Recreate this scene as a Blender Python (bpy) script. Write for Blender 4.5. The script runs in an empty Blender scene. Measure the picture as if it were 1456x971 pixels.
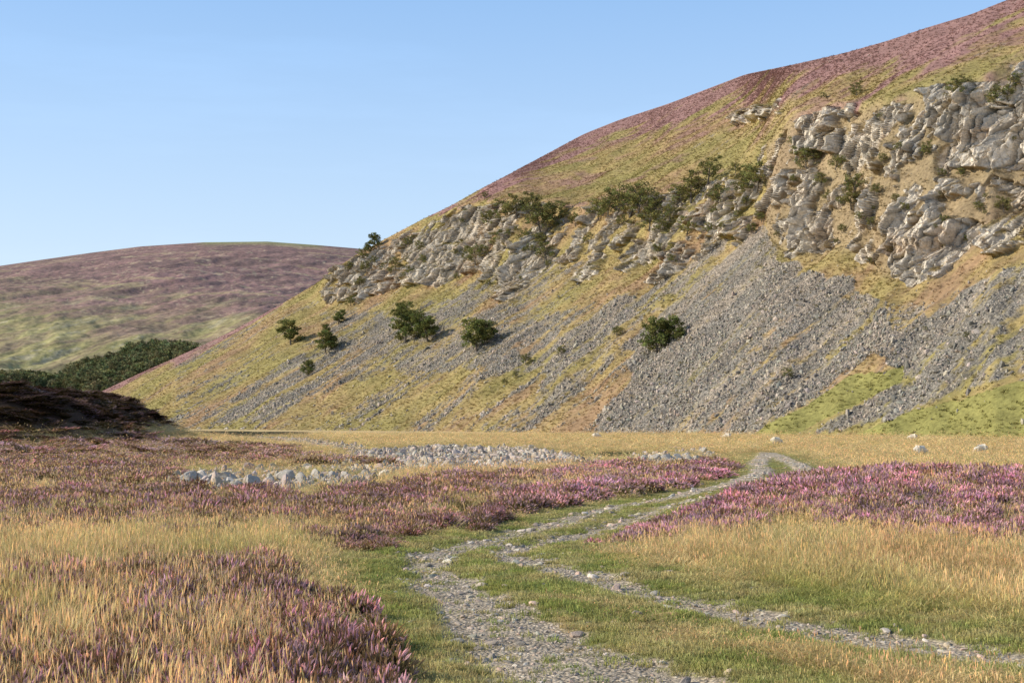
import bpy, math, numpy as np
from mathutils import Vector
rng = np.random.default_rng(7)
scn = bpy.context.scene
scn.view_settings.view_transform='Standard'
try: scn.view_settings.look='None'
except: pass
scn.view_settings.exposure=0

# ---------------- survey station (where the photographer stood) ----------------
W,Hh=1456.0,971.0
F=2022.0; CH=2.3
PITCH=math.atan(114.5/F); cp,sp=math.cos(PITCH),math.sin(PITCH)
def ray(u,v):
    u=np.asarray(u,float); v=np.asarray(v,float)
    xc=(u-W/2)/F; zc=(Hh/2-v)/F
    Yp=cp-sp*zc; Zp=sp+cp*zc
    return xc/Yp, Zp/Yp          # bearing tangent, elevation tangent
def bearing(x,y,z):              # world -> survey sheet
    zz=z-CH
    d=cp*y+sp*zz; up=-sp*y+cp*zz
    d=np.maximum(d,0.5)
    return W/2+F*x/d, Hh/2-F*up/d
def gpt(u,v):
    a,e=ray(u,v); Y=-CH/e
    return a*Y, Y

# ---------------- noise ----------------
_p=rng.permutation(256); P=np.concatenate([_p,_p])
ang=rng.random(256)*2*np.pi; G2=np.stack([np.cos(ang),np.sin(ang)],1)
g3=rng.normal(size=(256,3)); G3=g3/np.linalg.norm(g3,axis=1)[:,None]
def fade(t): return t*t*t*(t*(t*6-15)+10)
def n2(x,y):
    xi=np.floor(x).astype(int); yi=np.floor(y).astype(int)
    xf=x-xi; yf=y-yi; xi&=255; yi&=255
    def g(dx,dy):
        h=P[(P[(xi+dx)&255]+yi+dy)&255]; v=G2[h]
        return v[...,0]*(xf-dx)+v[...,1]*(yf-dy)
    u=fade(xf); w=fade(yf)
    a=g(0,0)*(1-u)+g(1,0)*u; b=g(0,1)*(1-u)+g(1,1)*u
    return (a*(1-w)+b*w)*1.5
def fbm2(x,y,o=4,gain=.5):
    r=0;a=1;s=0
    x=np.asarray(x,float);y=np.asarray(y,float)
    for i in range(o):
        r=r+a*n2(x,y); s+=a; a*=gain
        x,y=(x*1.6-y*1.2)+13.7,(x*1.2+y*1.6)+7.1
    return r/s*1.4
def n3(x,y,z):
    xi=np.floor(x).astype(int); yi=np.floor(y).astype(int); zi=np.floor(z).astype(int)
    xf=x-xi; yf=y-yi; zf=z-zi; xi&=255; yi&=255; zi&=255
    def g(dx,dy,dz):
        h=P[(P[(P[(xi+dx)&255]+yi+dy)&255]+zi+dz)&255]; v=G3[h]
        return v[...,0]*(xf-dx)+v[...,1]*(yf-dy)+v[...,2]*(zf-dz)
    u=fade(xf); w=fade(yf); t=fade(zf)
    def L(dz):
        a=g(0,0,dz)*(1-u)+g(1,0,dz)*u; b=g(0,1,dz)*(1-u)+g(1,1,dz)*u
        return a*(1-w)+b*w
    return (L(0)*(1-t)+L(1)*t)*1.5
def fbm3(x,y,z,o=4,gain=.5,ridge=False):
    r=0;a=1;s=0
    for i in range(o):
        q=n3(x,y,z)
        r=r+a*((1-2.2*np.abs(q)) if ridge else q); s+=a; a*=gain
        x,y,z=x*2.03+5.2,y*2.03+1.3,z*2.03+9.1
    return r/s*(1 if ridge else 1.4)
def cell3(x,y,z):
    xi=np.floor(x).astype(int); yi=np.floor(y).astype(int); zi=np.floor(z).astype(int)
    best=np.full(x.shape,1e9); sec=np.full(x.shape,1e9); val=np.zeros(x.shape); tl=np.zeros(x.shape)
    for dx in (-1,0,1):
        for dy in (-1,0,1):
            for dz in (-1,0,1):
                cx,cy,cz=xi+dx,yi+dy,zi+dz
                h=P[(P[(P[cx&255]+cy)&255]+cz)&255]
                px=cx+P[h]/255.; py=cy+P[(h+71)&255]/255.; pz=cz+P[(h+143)&255]/255.
                d=(px-x)**2+(py-y)**2+(pz-z)**2
                m=d<best
                sec=np.where(m,best,np.minimum(sec,d))
                val=np.where(m,P[(h+29)&255]/255.,val)
                # every block face has its own dip
                tl=np.where(m,(x-px)*(P[(h+51)&255]/127.5-1)+(z-pz)*(P[(h+97)&255]/127.5-1),tl)
                best=np.where(m,d,best)
    return val, np.sqrt(sec)-np.sqrt(best), tl
def ss(a,b,x):
    t=np.clip((x-a)/(b-a),0,1); return t*t*(3-2*t)
def inpoly(u,v,poly):
    r=np.zeros(u.shape,bool); n=len(poly)
    for i in range(n):
        x1,y1=poly[i]; x2,y2=poly[(i+1)%n]
        if y1==y2: continue
        c=((y1>v)!=(y2>v))&(u<(x2-x1)*(v-y1)/(y2-y1)+x1)
        r^=c
    return r
def mixc(c,c2,m): return c*(1-m[...,None])+np.array(c2)*m[...,None]

# ---------------- mesh helpers ----------------
def link(o): scn.collection.objects.link(o); return o
def grid_mesh(name,X,Y,Z,col,extra=None,flat=None,mat=None):
    R,C=X.shape
    me=bpy.data.meshes.new(name)
    co=np.stack([X,Y,Z],-1).reshape(-1,3).astype(np.float32)
    me.vertices.add(len(co)); me.vertices.foreach_set('co',co.ravel())
    i=np.arange(R*C).reshape(R,C)
    q=np.stack([i[:-1,:-1],i[:-1,1:],i[1:,1:],i[1:,:-1]],-1).reshape(-1,4)
    me.loops.add(q.size); me.loops.foreach_set('vertex_index',q.ravel().astype(np.int32))
    me.polygons.add(len(q)); me.polygons.foreach_set('loop_start',(np.arange(len(q))*4).astype(np.int32))
    me.update(calc_edges=True)
    sm=np.ones(len(q),bool)
    if flat is not None: sm=~flat[:-1,:-1].reshape(-1)
    me.polygons.foreach_set('use_smooth',sm)
    rgba=np.concatenate([col.reshape(-1,3),np.ones((R*C,1))],1).astype(np.float32)
    at=me.attributes.new('Col','FLOAT_COLOR','POINT'); at.data.foreach_set('color',rgba.ravel())
    if extra:
        for k,vv in extra.items():
            at=me.attributes.new(k,'FLOAT','POINT'); at.data.foreach_set('value',vv.reshape(-1).astype(np.float32))
    o=link(bpy.data.objects.new(name,me))
    if mat: me.materials.append(mat)
    return o
def poly_mesh(name,verts,faces,cols=None,mat=None,smooth=False):
    me=bpy.data.meshes.new(name)
    me.from_pydata([tuple(map(float,v)) for v in verts],[],[tuple(map(int,f)) for f in faces]); me.update()
    if cols is not None:
        at=me.attributes.new('pc','FLOAT_COLOR','POINT')
        c=np.concatenate([np.array(cols,float).reshape(-1,3),np.ones((len(verts),1))],1).astype(np.float32)
        at.data.foreach_set('color',c.ravel())
    if mat: me.materials.append(mat)
    if smooth: me.polygons.foreach_set('use_smooth',np.ones(len(me.polygons),bool))
    return me

# ---------------- materials ----------------
def newmat(name):
    m=bpy.data.materials.new(name); m.use_nodes=True; nt=m.node_tree
    for n in list(nt.nodes): nt.nodes.remove(n)
    out=nt.nodes.new('ShaderNodeOutputMaterial')
    return m,nt,out
def N(nt,t,**kw):
    n=nt.nodes.new(t)
    for k,v in kw.items(): setattr(n,k,v)
    return n
def attr(nt,name,typ='GEOMETRY'):
    n=N(nt,'ShaderNodeAttribute'); n.attribute_name=name; n.attribute_type=typ; return n
def mth(nt,op,a,b=None,c=None):
    n=N(nt,'ShaderNodeMath',operation=op)
    for i,x in enumerate((a,b,c)):
        if x is None: continue
        if isinstance(x,(int,float)): n.inputs[i].default_value=x
        else: nt.links.new(x,n.inputs[i])
    return n.outputs[0]
def mrange(nt,x,a,b,c,d):
    n=N(nt,'ShaderNodeMapRange'); nt.links.new(x,n.inputs[0])
    for i,vv in enumerate((a,b,c,d)): n.inputs[i+1].default_value=vv
    return n.outputs[0]
def noise(nt,vec,scale,detail=6,rough=.6):
    n=N(nt,'ShaderNodeTexNoise'); n.inputs['Scale'].default_value=scale; n.inputs['Detail'].default_value=detail
    n.inputs['Roughness'].default_value=rough; nt.links.new(vec,n.inputs['Vector']); return n
def terrain_mat(name,s1,s2,rockscale,bump=.5,bd=.3):
    m,nt,out=newmat(name)
    tc=N(nt,'ShaderNodeTexCoord'); vec=tc.outputs['Object']
    col=attr(nt,'Col'); rk=attr(nt,'rk')
    a=noise(nt,vec,s1,8,.65); b=noise(nt,vec,s2,6,.7)
    k1=mrange(nt,a.outputs['Fac'],.3,.7,.75,1.25); k2=mrange(nt,b.outputs['Fac'],.3,.7,.62,1.38)
    k=mth(nt,'MULTIPLY',k1,k2)
    vo=N(nt,'ShaderNodeTexVoronoi'); vo.inputs['Scale'].default_value=rockscale; nt.links.new(vec,vo.inputs['Vector'])
    bw=N(nt,'ShaderNodeSeparateColor'); nt.links.new(vo.outputs['Color'],bw.inputs[0])
    cell=mrange(nt,bw.outputs[0],0,1,.65,1.35)
    edge=mrange(nt,vo.outputs['Distance'],.15,.75,1.18,.55)
    rc=mth(nt,'MULTIPLY',cell,edge)
    mx=N(nt,'ShaderNodeMix'); mx.data_type='FLOAT'
    nt.links.new(rk.outputs['Fac'],mx.inputs[0]); mx.inputs[2].default_value=1; nt.links.new(rc,mx.inputs[3])
    kk=mth(nt,'MULTIPLY',k,mx.outputs[0])
    vm=N(nt,'ShaderNodeVectorMath',operation='SCALE'); nt.links.new(col.outputs['Color'],vm.inputs[0]); nt.links.new(kk,vm.inputs['Scale'])
    hv=mth(nt,'ADD',mth(nt,'MULTIPLY',b.outputs['Fac'],1.0),mth(nt,'MULTIPLY',mth(nt,'MULTIPLY',vo.outputs['Distance'],-1.2),rk.outputs['Fac']))
    hv=mth(nt,'ADD',hv,a.outputs['Fac'])
    bp=N(nt,'ShaderNodeBump'); bp.inputs['Strength'].default_value=bump; bp.inputs['Distance'].default_value=bd; nt.links.new(hv,bp.inputs['Height'])
    bs=N(nt,'ShaderNodeBsdfPrincipled'); bs.inputs['Roughness'].default_value=.95; bs.inputs['Specular IOR Level'].default_value=.1
    nt.links.new(vm.outputs[0],bs.inputs['Base Color']); nt.links.new(bp.outputs[0],bs.inputs['Normal'])
    nt.links.new(bs.outputs[0],out.inputs[0]); return m
def veg_mat(name,transl=.3,inst=True):
    m,nt,out=newmat(name)
    pc=attr(nt,'pc'); c=pc.outputs['Color']
    if inst:
        ti=attr(nt,'tint','INSTANCER')
        vm=N(nt,'ShaderNodeVectorMath',operation='MULTIPLY'); nt.links.new(c,vm.inputs[0]); nt.links.new(ti.outputs['Color'],vm.inputs[1]); c=vm.outputs[0]
    d=N(nt,'ShaderNodeBsdfDiffuse'); t=N(nt,'ShaderNodeBsdfTranslucent'); mx=N(nt,'ShaderNodeMixShader'); mx.inputs[0].default_value=transl
    nt.links.new(c,d.inputs[0]); nt.links.new(c,t.inputs[0]); nt.links.new(d.outputs[0],mx.inputs[1]); nt.links.new(t.outputs[0],mx.inputs[2])
    nt.links.new(mx.outputs[0],out.inputs[0]); return m
def stone_mat(name,inst=True,scale=3.,base=(.3,.27,.24)):
    m,nt,out=newmat(name)
    tc=N(nt,'ShaderNodeTexCoord'); a=noise(nt,tc.outputs['Object'],scale,8,.7)
    k=mrange(nt,a.outputs['Fac'],.3,.7,.6,1.35)
    vm=N(nt,'ShaderNodeVectorMath',operation='SCALE'); nt.links.new(k,vm.inputs['Scale'])
    if inst:
        ti=attr(nt,'tint','INSTANCER'); nt.links.new(ti.outputs['Color'],vm.inputs[0])
    else: vm.inputs[0].default_value=base
    bp=N(nt,'ShaderNodeBump'); bp.inputs['Strength'].default_value=.5; bp.inputs['Distance'].default_value=.05; nt.links.new(a.outputs['Fac'],bp.inputs['Height'])
    bs=N(nt,'ShaderNodeBsdfPrincipled'); bs.inputs['Roughness'].default_value=.85; bs.inputs['Specular IOR Level'].default_value=.2
    nt.links.new(vm.outputs[0],bs.inputs['Base Color']); nt.links.new(bp.outputs[0],bs.inputs['Normal'])
    nt.links.new(bs.outputs[0],out.inputs[0]); return m
M_hill=terrain_mat('hillside_turf_and_rock',.12,1.3,2.3,.85,.33)
M_far=terrain_mat('distant_moor',.02,.16,.1,.5,1.5)
M_ground=terrain_mat('valley_turf',1.5,14.,22.,.6,.04)
M_grass=veg_mat('grass_blades',.35); M_heath=veg_mat('heather_sprigs',.25)
M_leaf=veg_mat('leaf_and_bark',.25,False); M_leafi=veg_mat('leaf_and_bark_distant',.2,True)
M_stone=stone_mat('scree_stone',True,2.); M_grav=stone_mat('gravel_stone',True,20.)
M_boul=stone_mat('boulder_stone',False,4.,(.42,.385,.34))

# ---------------- scatter through geometry nodes ----------------
def scatter(name,pts,rot,scl,tint,idx,protos):
    n=len(pts); me=bpy.data.meshes.new(name); me.vertices.add(n)
    me.vertices.foreach_set('co',np.asarray(pts,np.float32).ravel())
    a=me.attributes.new('rot','FLOAT_VECTOR','POINT'); a.data.foreach_set('vector',np.asarray(rot,np.float32).ravel())
    a=me.attributes.new('scl','FLOAT_VECTOR','POINT'); a.data.foreach_set('vector',np.asarray(scl,np.float32).ravel())
    a=me.attributes.new('tint','FLOAT_COLOR','POINT'); a.data.foreach_set('color',np.concatenate([tint,np.ones((n,1))],1).astype(np.float32).ravel())
    a=me.attributes.new('idx','INT','POINT'); a.data.foreach_set('value',np.asarray(idx,np.int32))
    me.update()
    o=link(bpy.data.objects.new(name,me))
    col=bpy.data.collections.new(name+'_kinds')
    for i,pm in enumerate(protos):
        po=bpy.data.objects.new('%s_kind_%02d'%(name,i),pm); col.objects.link(po)
    ng=bpy.data.node_groups.new(name+'_scatter','GeometryNodeTree')
    ng.interface.new_socket('Geometry',in_out='INPUT',socket_type='NodeSocketGeometry')
    ng.interface.new_socket('Geometry',in_out='OUTPUT',socket_type='NodeSocketGeometry')
    gi=ng.nodes.new('NodeGroupInput'); go=ng.nodes.new('NodeGroupOutput')
    ip=ng.nodes.new('GeometryNodeInstanceOnPoints'); ci=ng.nodes.new('GeometryNodeCollectionInfo')
    ci.inputs['Collection'].default_value=col; ci.inputs['Separate Children'].default_value=True; ci.inputs['Reset Children'].default_value=True
    def na(nm,t):
        x=ng.nodes.new('GeometryNodeInputNamedAttribute'); x.data_type=t; x.inputs['Name'].default_value=nm; return x.outputs['Attribute']
    er=ng.nodes.new('FunctionNodeEulerToRotation')
    L=ng.links.new
    L(gi.outputs[0],ip.inputs['Points']); L(ci.outputs[0],ip.inputs['Instance']); ip.inputs['Pick Instance'].default_value=True
    L(na('idx','INT'),ip.inputs['Instance Index']); L(na('rot','FLOAT_VECTOR'),er.inputs[0]); L(er.outputs[0],ip.inputs['Rotation'])
    L(na('scl','FLOAT_VECTOR'),ip.inputs['Scale']); L(ip.outputs[0],go.inputs[0])
    md=o.modifiers.new('scatter','NODES'); md.node_group=ng
    return o
def tintarr(n,base,var=.25,hue=.08):
    base=np.asarray(base,float)
    if base.ndim==1: base=np.repeat(base[None],n,0)
    return base*(1+var*rng.uniform(-1,1,(n,1)))*(1+hue*rng.uniform(-1,1,(n,3)))

# ================= GROUND =================
def poly_track(pts):
    u=np.array([p[0] for p in pts],float); v=np.array([p[1] for p in pts],float)
    x,y=gpt(u,v); return x,y,np.array([p[2] for p in pts],float)
RUT_L=poly_track([(1150,1160,1.0),(930,1010,1.15),(840,955,1.0),(752,905,.8),(690,865,.62),(640,832,.52),(612,806,.5),(632,785,.5),(685,768,.48),(740,753,.46),(800,740,.44),(860,728,.42),(920,718,.42),(980,706,.42),(1030,694,.42),(1065,682,.42),(1084,671,.42),(1078,660,.45),(1086,650,.5),(1090,644,.5)])
RUT_R=poly_track([(1900,1010,.6),(1700,978,.6),(1456,936,.6),(1300,912,.58),(1200,893,.55),(1100,876,.5),(1000,858,.46),(900,840,.44),(820,822,.44),(760,806,.44),(726,790,.44),(742,776,.42),(800,763,.42),(860,750,.40),(920,738,.40),(980,725,.40),(1040,713,.42),(1090,701,.42),(1130,688,.42),(1146,676,.42),(1138,664,.45),(1118,655,.5),(1104,648,.5),(1094,644,.5)])
def catmull(T,n=6):
    x,y,w=T; out=[]
    p=np.stack([x,y,w],1); p=np.vstack([2*p[0]-p[1],p,2*p[-1]-p[-2]])
    for i in range(1,len(p)-2):
        for k in range(n):
            t=k/n; out.append(.5*((2*p[i])+(-p[i-1]+p[i+1])*t+(2*p[i-1]-5*p[i]+4*p[i+1]-p[i+2])*t*t+(-p[i-1]+3*p[i]-3*p[i+1]+p[i+2])*t**3))
    out.append(p[-2]); return np.array(out)
RL=catmull(RUT_L,4); RR=catmull(RUT_R,4)
def dist_line(x,y,PL):
    best=np.full(x.shape,1e3); 
    for i in range(len(PL)-1):
        ax,ay,aw=PL[i]; bx,by,bw=PL[i+1]
        dx,dy=bx-ax,by-ay; l=dx*dx+dy*dy+1e-9
        t=np.clip(((x-ax)*dx+(y-ay)*dy)/l,0,1)
        d=np.hypot(x-ax-t*dx,y-ay-t*dy)-(aw+t*(bw-aw))
        best=np.minimum(best,d)
    return best    # <0 inside the rut
H1=[(-300,628),(200,628),(420,640),(540,652),(560,664),(400,662),(250,672),(240,690),(120,700),(-300,700)]
H2=[(-300,705),(150,700),(300,696),(420,702),(560,692),(700,675),(850,664),(1010,655),(1060,668),(1040,684),(950,697),(860,709),(760,722),(660,742),(600,760),(540,785),(480,775),(380,755),(250,768),(100,760),(-300,765)]
H3=[(860,752),(950,738),(1060,720),(1180,697),(1260,700),(1300,682),(1380,672),(1900,660),(1900,780),(1456,778),(1300,775),(1200,766),(1100,762),(1000,770),(900,772),(830,778),(800,772)]
H4=[(-300,822),(130,812),(300,808),(430,828),(520,862),(560,925),(600,1200),(-300,1200)]
GR1=[(540,790),(600,840),(660,920),(700,1200),(590,1200),(555,930),(530,870)]
GR2=[(780,800),(1000,850),(1456,925),(1900,1000),(1900,885),(1456,868),(1200,850),(1000,825),(850,797)]
GRAV=[(490,641),(640,634),(760,638),(850,650),(850,662),(760,664),(640,671),(560,672),(525,655)]
GRAV2=[(330,618),(420,621),(520,636),(510,644),(400,629),(325,623)]
GRAV3=[(230,674),(330,670),(520,660),(575,670),(520,690),(400,696),(340,698),(240,692)]
GRAV4=[(895,645),(1000,641),(1030,650),(1000,663),(895,668)]
BANK=[(275,612.5),(440,614),(440,619),(290,621)]
BANK2=[(825,643),(905,641),(900,650),(850,650)]
def ground_z(x,y,dl=None,dr=None):
    r=np.hypot(x,y)
    z=.10*fbm2(x/9+3,y/9,3)*ss(2,12,r)+.05*fbm2(x/1.7,y/1.7+9,3)
    z=z*(1-.6*ss(60,200,y))
    # raised heather bank on the right
    z=z+.75*np.exp(-((x-12.5)/5.5)**2-((y-39)/9)**2)+.35*np.exp(-((x-7)/3)**2-((y-34)/5)**2)
    # river mound on the left
    m=(1-ss(-52,-37,x+.12*(y-150)+2.2*fbm2(x/12,y/12,2)))*ss(128,146,y-0.25*(x+50))*(1-ss(200,235,y))
    z=z+m*(5.9+.6*fbm2(x/20+5,y/20,2)+.25*fbm2(x/3,y/3,2))
    # channel of the burn
    ch=np.exp(-((y-(96+.12*x))/9)**2)*(1-ss(8,20,x))
    z=z-.25*ch
    if dl is not None:
        dd=np.minimum(dl,dr)
        z=z+(-.06+.12*ss(28,50,y))*(1-ss(-.15,.25,dd))
    return z
B=[(270,685,20),(300,682,16),(322,684,21),(358,692,27),(383,686,14),(408,684,20),(430,686,17),(450,682,22),(472,682,18),(490,678,14),(338,693,13),(515,686,10),(443,690,12),(918,657,15),(932,655,14),(948,654,17),(963,653,14),(978,652,14),(992,652,10),(1000,643,12),(1008,645,9),(1010,618,15),(1030,623,8),(246,690,8)]
def ground_cls(x,y):
    dl=dist_line(x,y,RL); dr=dist_line(x,y,RR)
    z=ground_z(x,y)
    u,v=bearing(x,y,z*0)
    sc=np.clip(y/20,.5,6)
    j1=fbm2(x/sc/1.2,y/sc/1.2,4); j2=fbm2(x/sc/1.2+50,y/sc/1.2+50,4)
    uu=u+35*j1; vv=v+ (v-600)*.12*j2
    h=np.zeros(x.shape)
    for p,w in ((H1,.70),(H2,.66),(H3,.86),(H4,.66)):
        h=np.maximum(h,w*inpoly(uu,vv,p))
    hn=fbm2(x/1.6/np.sqrt(sc),y/1.6/np.sqrt(sc)+20,5,.7)
    heath=ss(.34,.74,h+.95*hn)*(h>0)
    heath=np.maximum(heath,ss(.5,.75,hn)*.5*(y>19))
    mound=ss(1.5,2.5,z)
    heath=np.maximum(heath,mound)
    dd=np.minimum(dl,dr)
    jr=.30*fbm2(x/.5,y/.5,4)+.15*fbm2(x/2.,y/2.,2)
    rut=1-ss(-.16,.14,dd+jr)
    near=1-ss(.4,1.3,dd+jr*2)
    green=np.maximum(near, .8*inpoly(uu,vv,GR1)); green=np.maximum(green,.5*inpoly(uu,vv,GR2))
    green=np.clip(green+.3*fbm2(x/3+9,y/3,3),0,1)
    u3,v3=u+10*j1,v+3*j2
    grav=np.maximum(inpoly(u3,v3,GRAV)*1.,inpoly(u3,v3,GRAV2)*.9); g3_=inpoly(u3,v3,GRAV3)*(j2>-.4); grav=np.maximum(grav,.48*g3_); grav=np.maximum(grav,.5*inpoly(u3,v3,GRAV4))
    heath=heath*(1-rut)*(1-near)*(1-grav)
    bank=np.maximum(inpoly(u3,v+.8*j2,BANK)*1.,inpoly(u3,v+2*j2,BANK2)*1.)
    return dict(rut=rut*(y<140)*(y>3),near=near,heath=heath,green=green,grav=grav,bank=bank,z=z,dl=dl,dr=dr,dd=dd,u=u,v=v,mound=mound,j1=j1)
t=np.concatenate([np.arange(-3.2,.7,.08),np.arange(.7,3.7,.0062),np.arange(3.7,6.9,.02)])
a=np.concatenate([np.linspace(-1.6,-.45,60)[:-1],np.linspace(-.45,.45,1000),np.linspace(.45,1.6,60)[1:]])
Y=(8*np.sinh(t))[:,None]*np.ones(len(a))[None]; X=a[None]*np.sqrt(Y*Y+64)
g=ground_cls(X,Y)
Z=ground_z(X,Y,g['dl'],g['dr'])
col=np.ones(X.shape+(3,))*np.array((.35,.27,.13))
nn=fbm2(X/6,Y/6,4)
col=mixc(col,(.28,.24,.11),ss(-.1,.5,nn)*.7)
col=mixc(col,(.20,.21,.075),g['green']*.8)
col=mixc(col,(.20,.14,.095),g['heath'])
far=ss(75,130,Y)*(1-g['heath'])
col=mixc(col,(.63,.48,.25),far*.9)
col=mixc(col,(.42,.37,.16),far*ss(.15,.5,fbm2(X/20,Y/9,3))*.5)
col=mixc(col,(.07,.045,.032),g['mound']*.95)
col=mixc(col,(.50,.415,.315),g['rut'])
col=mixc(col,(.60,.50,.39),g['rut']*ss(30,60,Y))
col=mixc(col,(.52,.44,.355),g['grav'])
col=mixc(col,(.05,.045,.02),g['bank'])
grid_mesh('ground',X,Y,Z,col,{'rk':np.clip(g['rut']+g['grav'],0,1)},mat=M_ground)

# ================= MAIN HILLSIDE =================
def tab(lst):
    u=np.array([q[0] for q in lst],float); v=np.array([q[1] for q in lst],float)
    return u,v
SIL=tab([(-100,611),(0,603),(80,588),(145,556),(200,530),(250,508),(300,485),(350,460),(400,432),(455,400),(480,380),(510,360),(530,349),(570,328),(600,312),(640,293),(680,270),(728,245),(780,217),(830,190),(880,170),(950,147),(1000,128),(1060,105),(1120,93),(1200,75),(1260,58),(1320,38),(1380,20),(1430,0),(1456,-8),(1600,-60),(1800,-120),(2200,-180)])
CT=tab([(-100,613),(0,606),(80,592),(145,566),(300,500),(400,445),(455,404),(480,384),(510,364),(530,353),(570,333),(600,317),(640,300),(700,284),(780,288),(830,288),(900,280),(1000,262),(1060,235),(1130,162),(1200,138),(1260,142),(1330,122),(1400,104),(1456,82),(1600,45),(2200,30)])
CB=tab([(-100,615),(0,609),(80,598),(145,576),(300,515),(400,465),(455,436),(500,428),(560,408),(600,405),(680,388),(740,405),(800,372),(900,358),(960,368),(1030,352),(1080,325),(1120,350),(1200,350),(1280,395),(1340,372),(1400,330),(1456,290),(1600,260),(2200,240)])
YF=tab([(-100,690),(0,640),(145,560),(240,490),(400,420),(700,330),(1070,240),(1456,185),(1800,150),(2200,125)])
ucol=np.concatenate([np.arange(-100,0,8),np.arange(0,1500,1.0),np.arange(1500,2200,9)])
ac=(ucol-W/2)/F
def etab(T):
    a_,e_=ray(*T); return np.interp(ac,a_,e_)
eS,eT,eB=etab(SIL),etab(CT),etab(CB)
yf=np.interp(ucol,*YF)+3*fbm2(ucol/60,ucol*0,3)
NX,NY=.85,.53
dot=(ac*NX+NY)
k1=.66*dot; kc=np.interp(ucol,[0,440,480,760,900,1050,1120,2200],[.7,.7,1.6,1.5,1.2,1.1,1.6,1.6])*dot; k3=.56*dot
def solve(Y0,z0,k,e): return (CH-z0+k*Y0)/np.maximum(k-e,.02)
Y1=solve(yf,0,k1,eB); Z1=CH+eB*Y1
Y2=np.maximum(solve(Y1,Z1,kc,eT),Y1+1); Z2=CH+eT*Y2
Y3=np.maximum(solve(Y2,Z2,k3,eS),Y2+2); Y3=np.minimum(Y3,Y2*1.6); Z3=CH+eS*Y3
Y4=Y3*1.12; Z4=Z3+np.maximum(eS,0)*.45*(Y4-Y3)
Y5=Y3*1.8; Z5=Z4+.02*(Y5-Y4)
stY=[yf-14,yf,Y1,Y2,Y3,Y4,Y5]; stZ=[-5+0*yf,0*yf-.2,Z1,Z2,Z3,Z4,Z5]
cnt=[8,200,320,160,14,10]
rowsY=[];rowsZ=[];zone=[]
for i,c in enumerate(cnt):
    for k in range(c):
        tt=k/c; rowsY.append(stY[i]*(1-tt)+stY[i+1]*tt); rowsZ.append(stZ[i]*(1-tt)+stZ[i+1]*tt); zone.append(i+tt)
rowsY.append(stY[-1]); rowsZ.append(stZ[-1]); zone.append(len(cnt))
HY=np.array(rowsY); HZ=np.array(rowsZ); zone=np.array(zone)[:,None]*np.ones(len(ac))
def blur(A,n,ax):
    k=np.hanning(n+2)[1:-1]; k/=k.sum(); pad=[(0,0),(0,0)]; pad[ax]=(n//2,n//2)
    B_=np.pad(A,pad,mode='edge'); 
    out=np.zeros_like(A)
    for i,w in enumerate(k):
        out+= w*(B_[i:i+A.shape[0],:] if ax==0 else B_[:,i:i+A.shape[1]])
    return out
HY=blur(HY,31,1); HZ=blur(HZ,31,1)
sm=blur(HZ,17,0); smY=blur(HY,17,0)
wgt=ss(1.3,1.6,zone)*(1-ss(3.9,4.05,zone)); HZ=HZ*(1-wgt)+sm*wgt; HY=HY*(1-wgt)+smY*wgt
HX=ac[None]*HY
U0,V0=bearing(HX,HY,HZ)
S=-(HX-67)*NY+(HY-185)*NX; Q=(HX-67)*NX+(HY-185)*NY
rise=ss(0,12,HZ)*(1-ss(3.3,4.,zone))
HZ=HZ+rise*(2.2*fbm2(S/28,Q/110,3)+1.1*(zone<2.2)*fbm2(S/9,Q/70,3)+.5*fbm2(S/6,Q/14,3))
# masks
j1=fbm2(HX/14,HY/14+HZ/14,5,.6); j2=fbm2(HX/14+31,HY/14+HZ/14+17,5,.6)
st=fbm2(S/5.5,Q/60,4,.6)           # fall-line streaks
st2=fbm2(S/16+7,Q/120,3)
jf=fbm2(S/1.5,Q/2.,3)
uu=U0+16*j1+12*st; vv=V0+14*j2
SC_A=[(1085,315),(1110,362),(1165,382),(1215,400),(1260,425),(1270,465),(1235,505),(1180,548),(1110,592),(1060,622),(850,618),(860,585),(900,540),(895,500),(930,450),(980,400),(1040,350)]
SC_B=[(1500,365),(1400,400),(1330,440),(1270,470),(1235,510),(1275,520),(1290,545),(1240,570),(1160,608),(1110,625),(1180,625),(1290,582),(1400,550),(1500,520)]
SC_B2=[(2200,250),(1500,365),(1500,530),(2200,560)]
SC_C=[(905,410),(985,385),(930,440),(885,500),(830,550),(760,615),(670,615),(760,565),(780,520),(700,535),(630,520),(720,490),(800,445),(850,425)]
SC_D=[(480,440),(540,440),(590,455),(640,440),(690,440),(780,450),(720,500),(640,535),(560,520),(520,545),(440,570),(380,600),(210,600),(330,565),(380,530),(440,500),(470,480),(450,450)]
SC_E=[(720,375),(860,360),(830,405),(760,450),(690,455),(640,440)]
SC_F=[(1100,350),(1060,330),(980,360),(900,415),(960,420)]
scree=np.zeros(HX.shape)
for p,w in ((SC_A,.86),(SC_B,.78),(SC_B2,.76),(SC_C,.68),(SC_D,.62),(SC_E,.46),(SC_F,.68)):
    scree=np.maximum(scree,w*inpoly(uu,vv,p))
scree=blur(blur(scree,9,0),9,1)
base_s=.26*(V0>430)*(HZ>0)*(U0>250)
scree=ss(.36,.76,np.maximum(scree,base_s)+.60*st+.25*st2+.36*j1*(.6+.4*(V0>400))+.30*jf)
GREENP=[[(1060,622),(1130,582),(1200,545),(1285,522),(1280,548),(1200,585),(1120,622)],[(1180,632),(1300,582),(1400,560),(1500,530),(1500,640)]]
gp=np.zeros(HX.shape,bool)
for p in GREENP: gp|=inpoly(U0+8*j1,V0+5*j2,p)
scree=scree*(1-gp)
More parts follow.
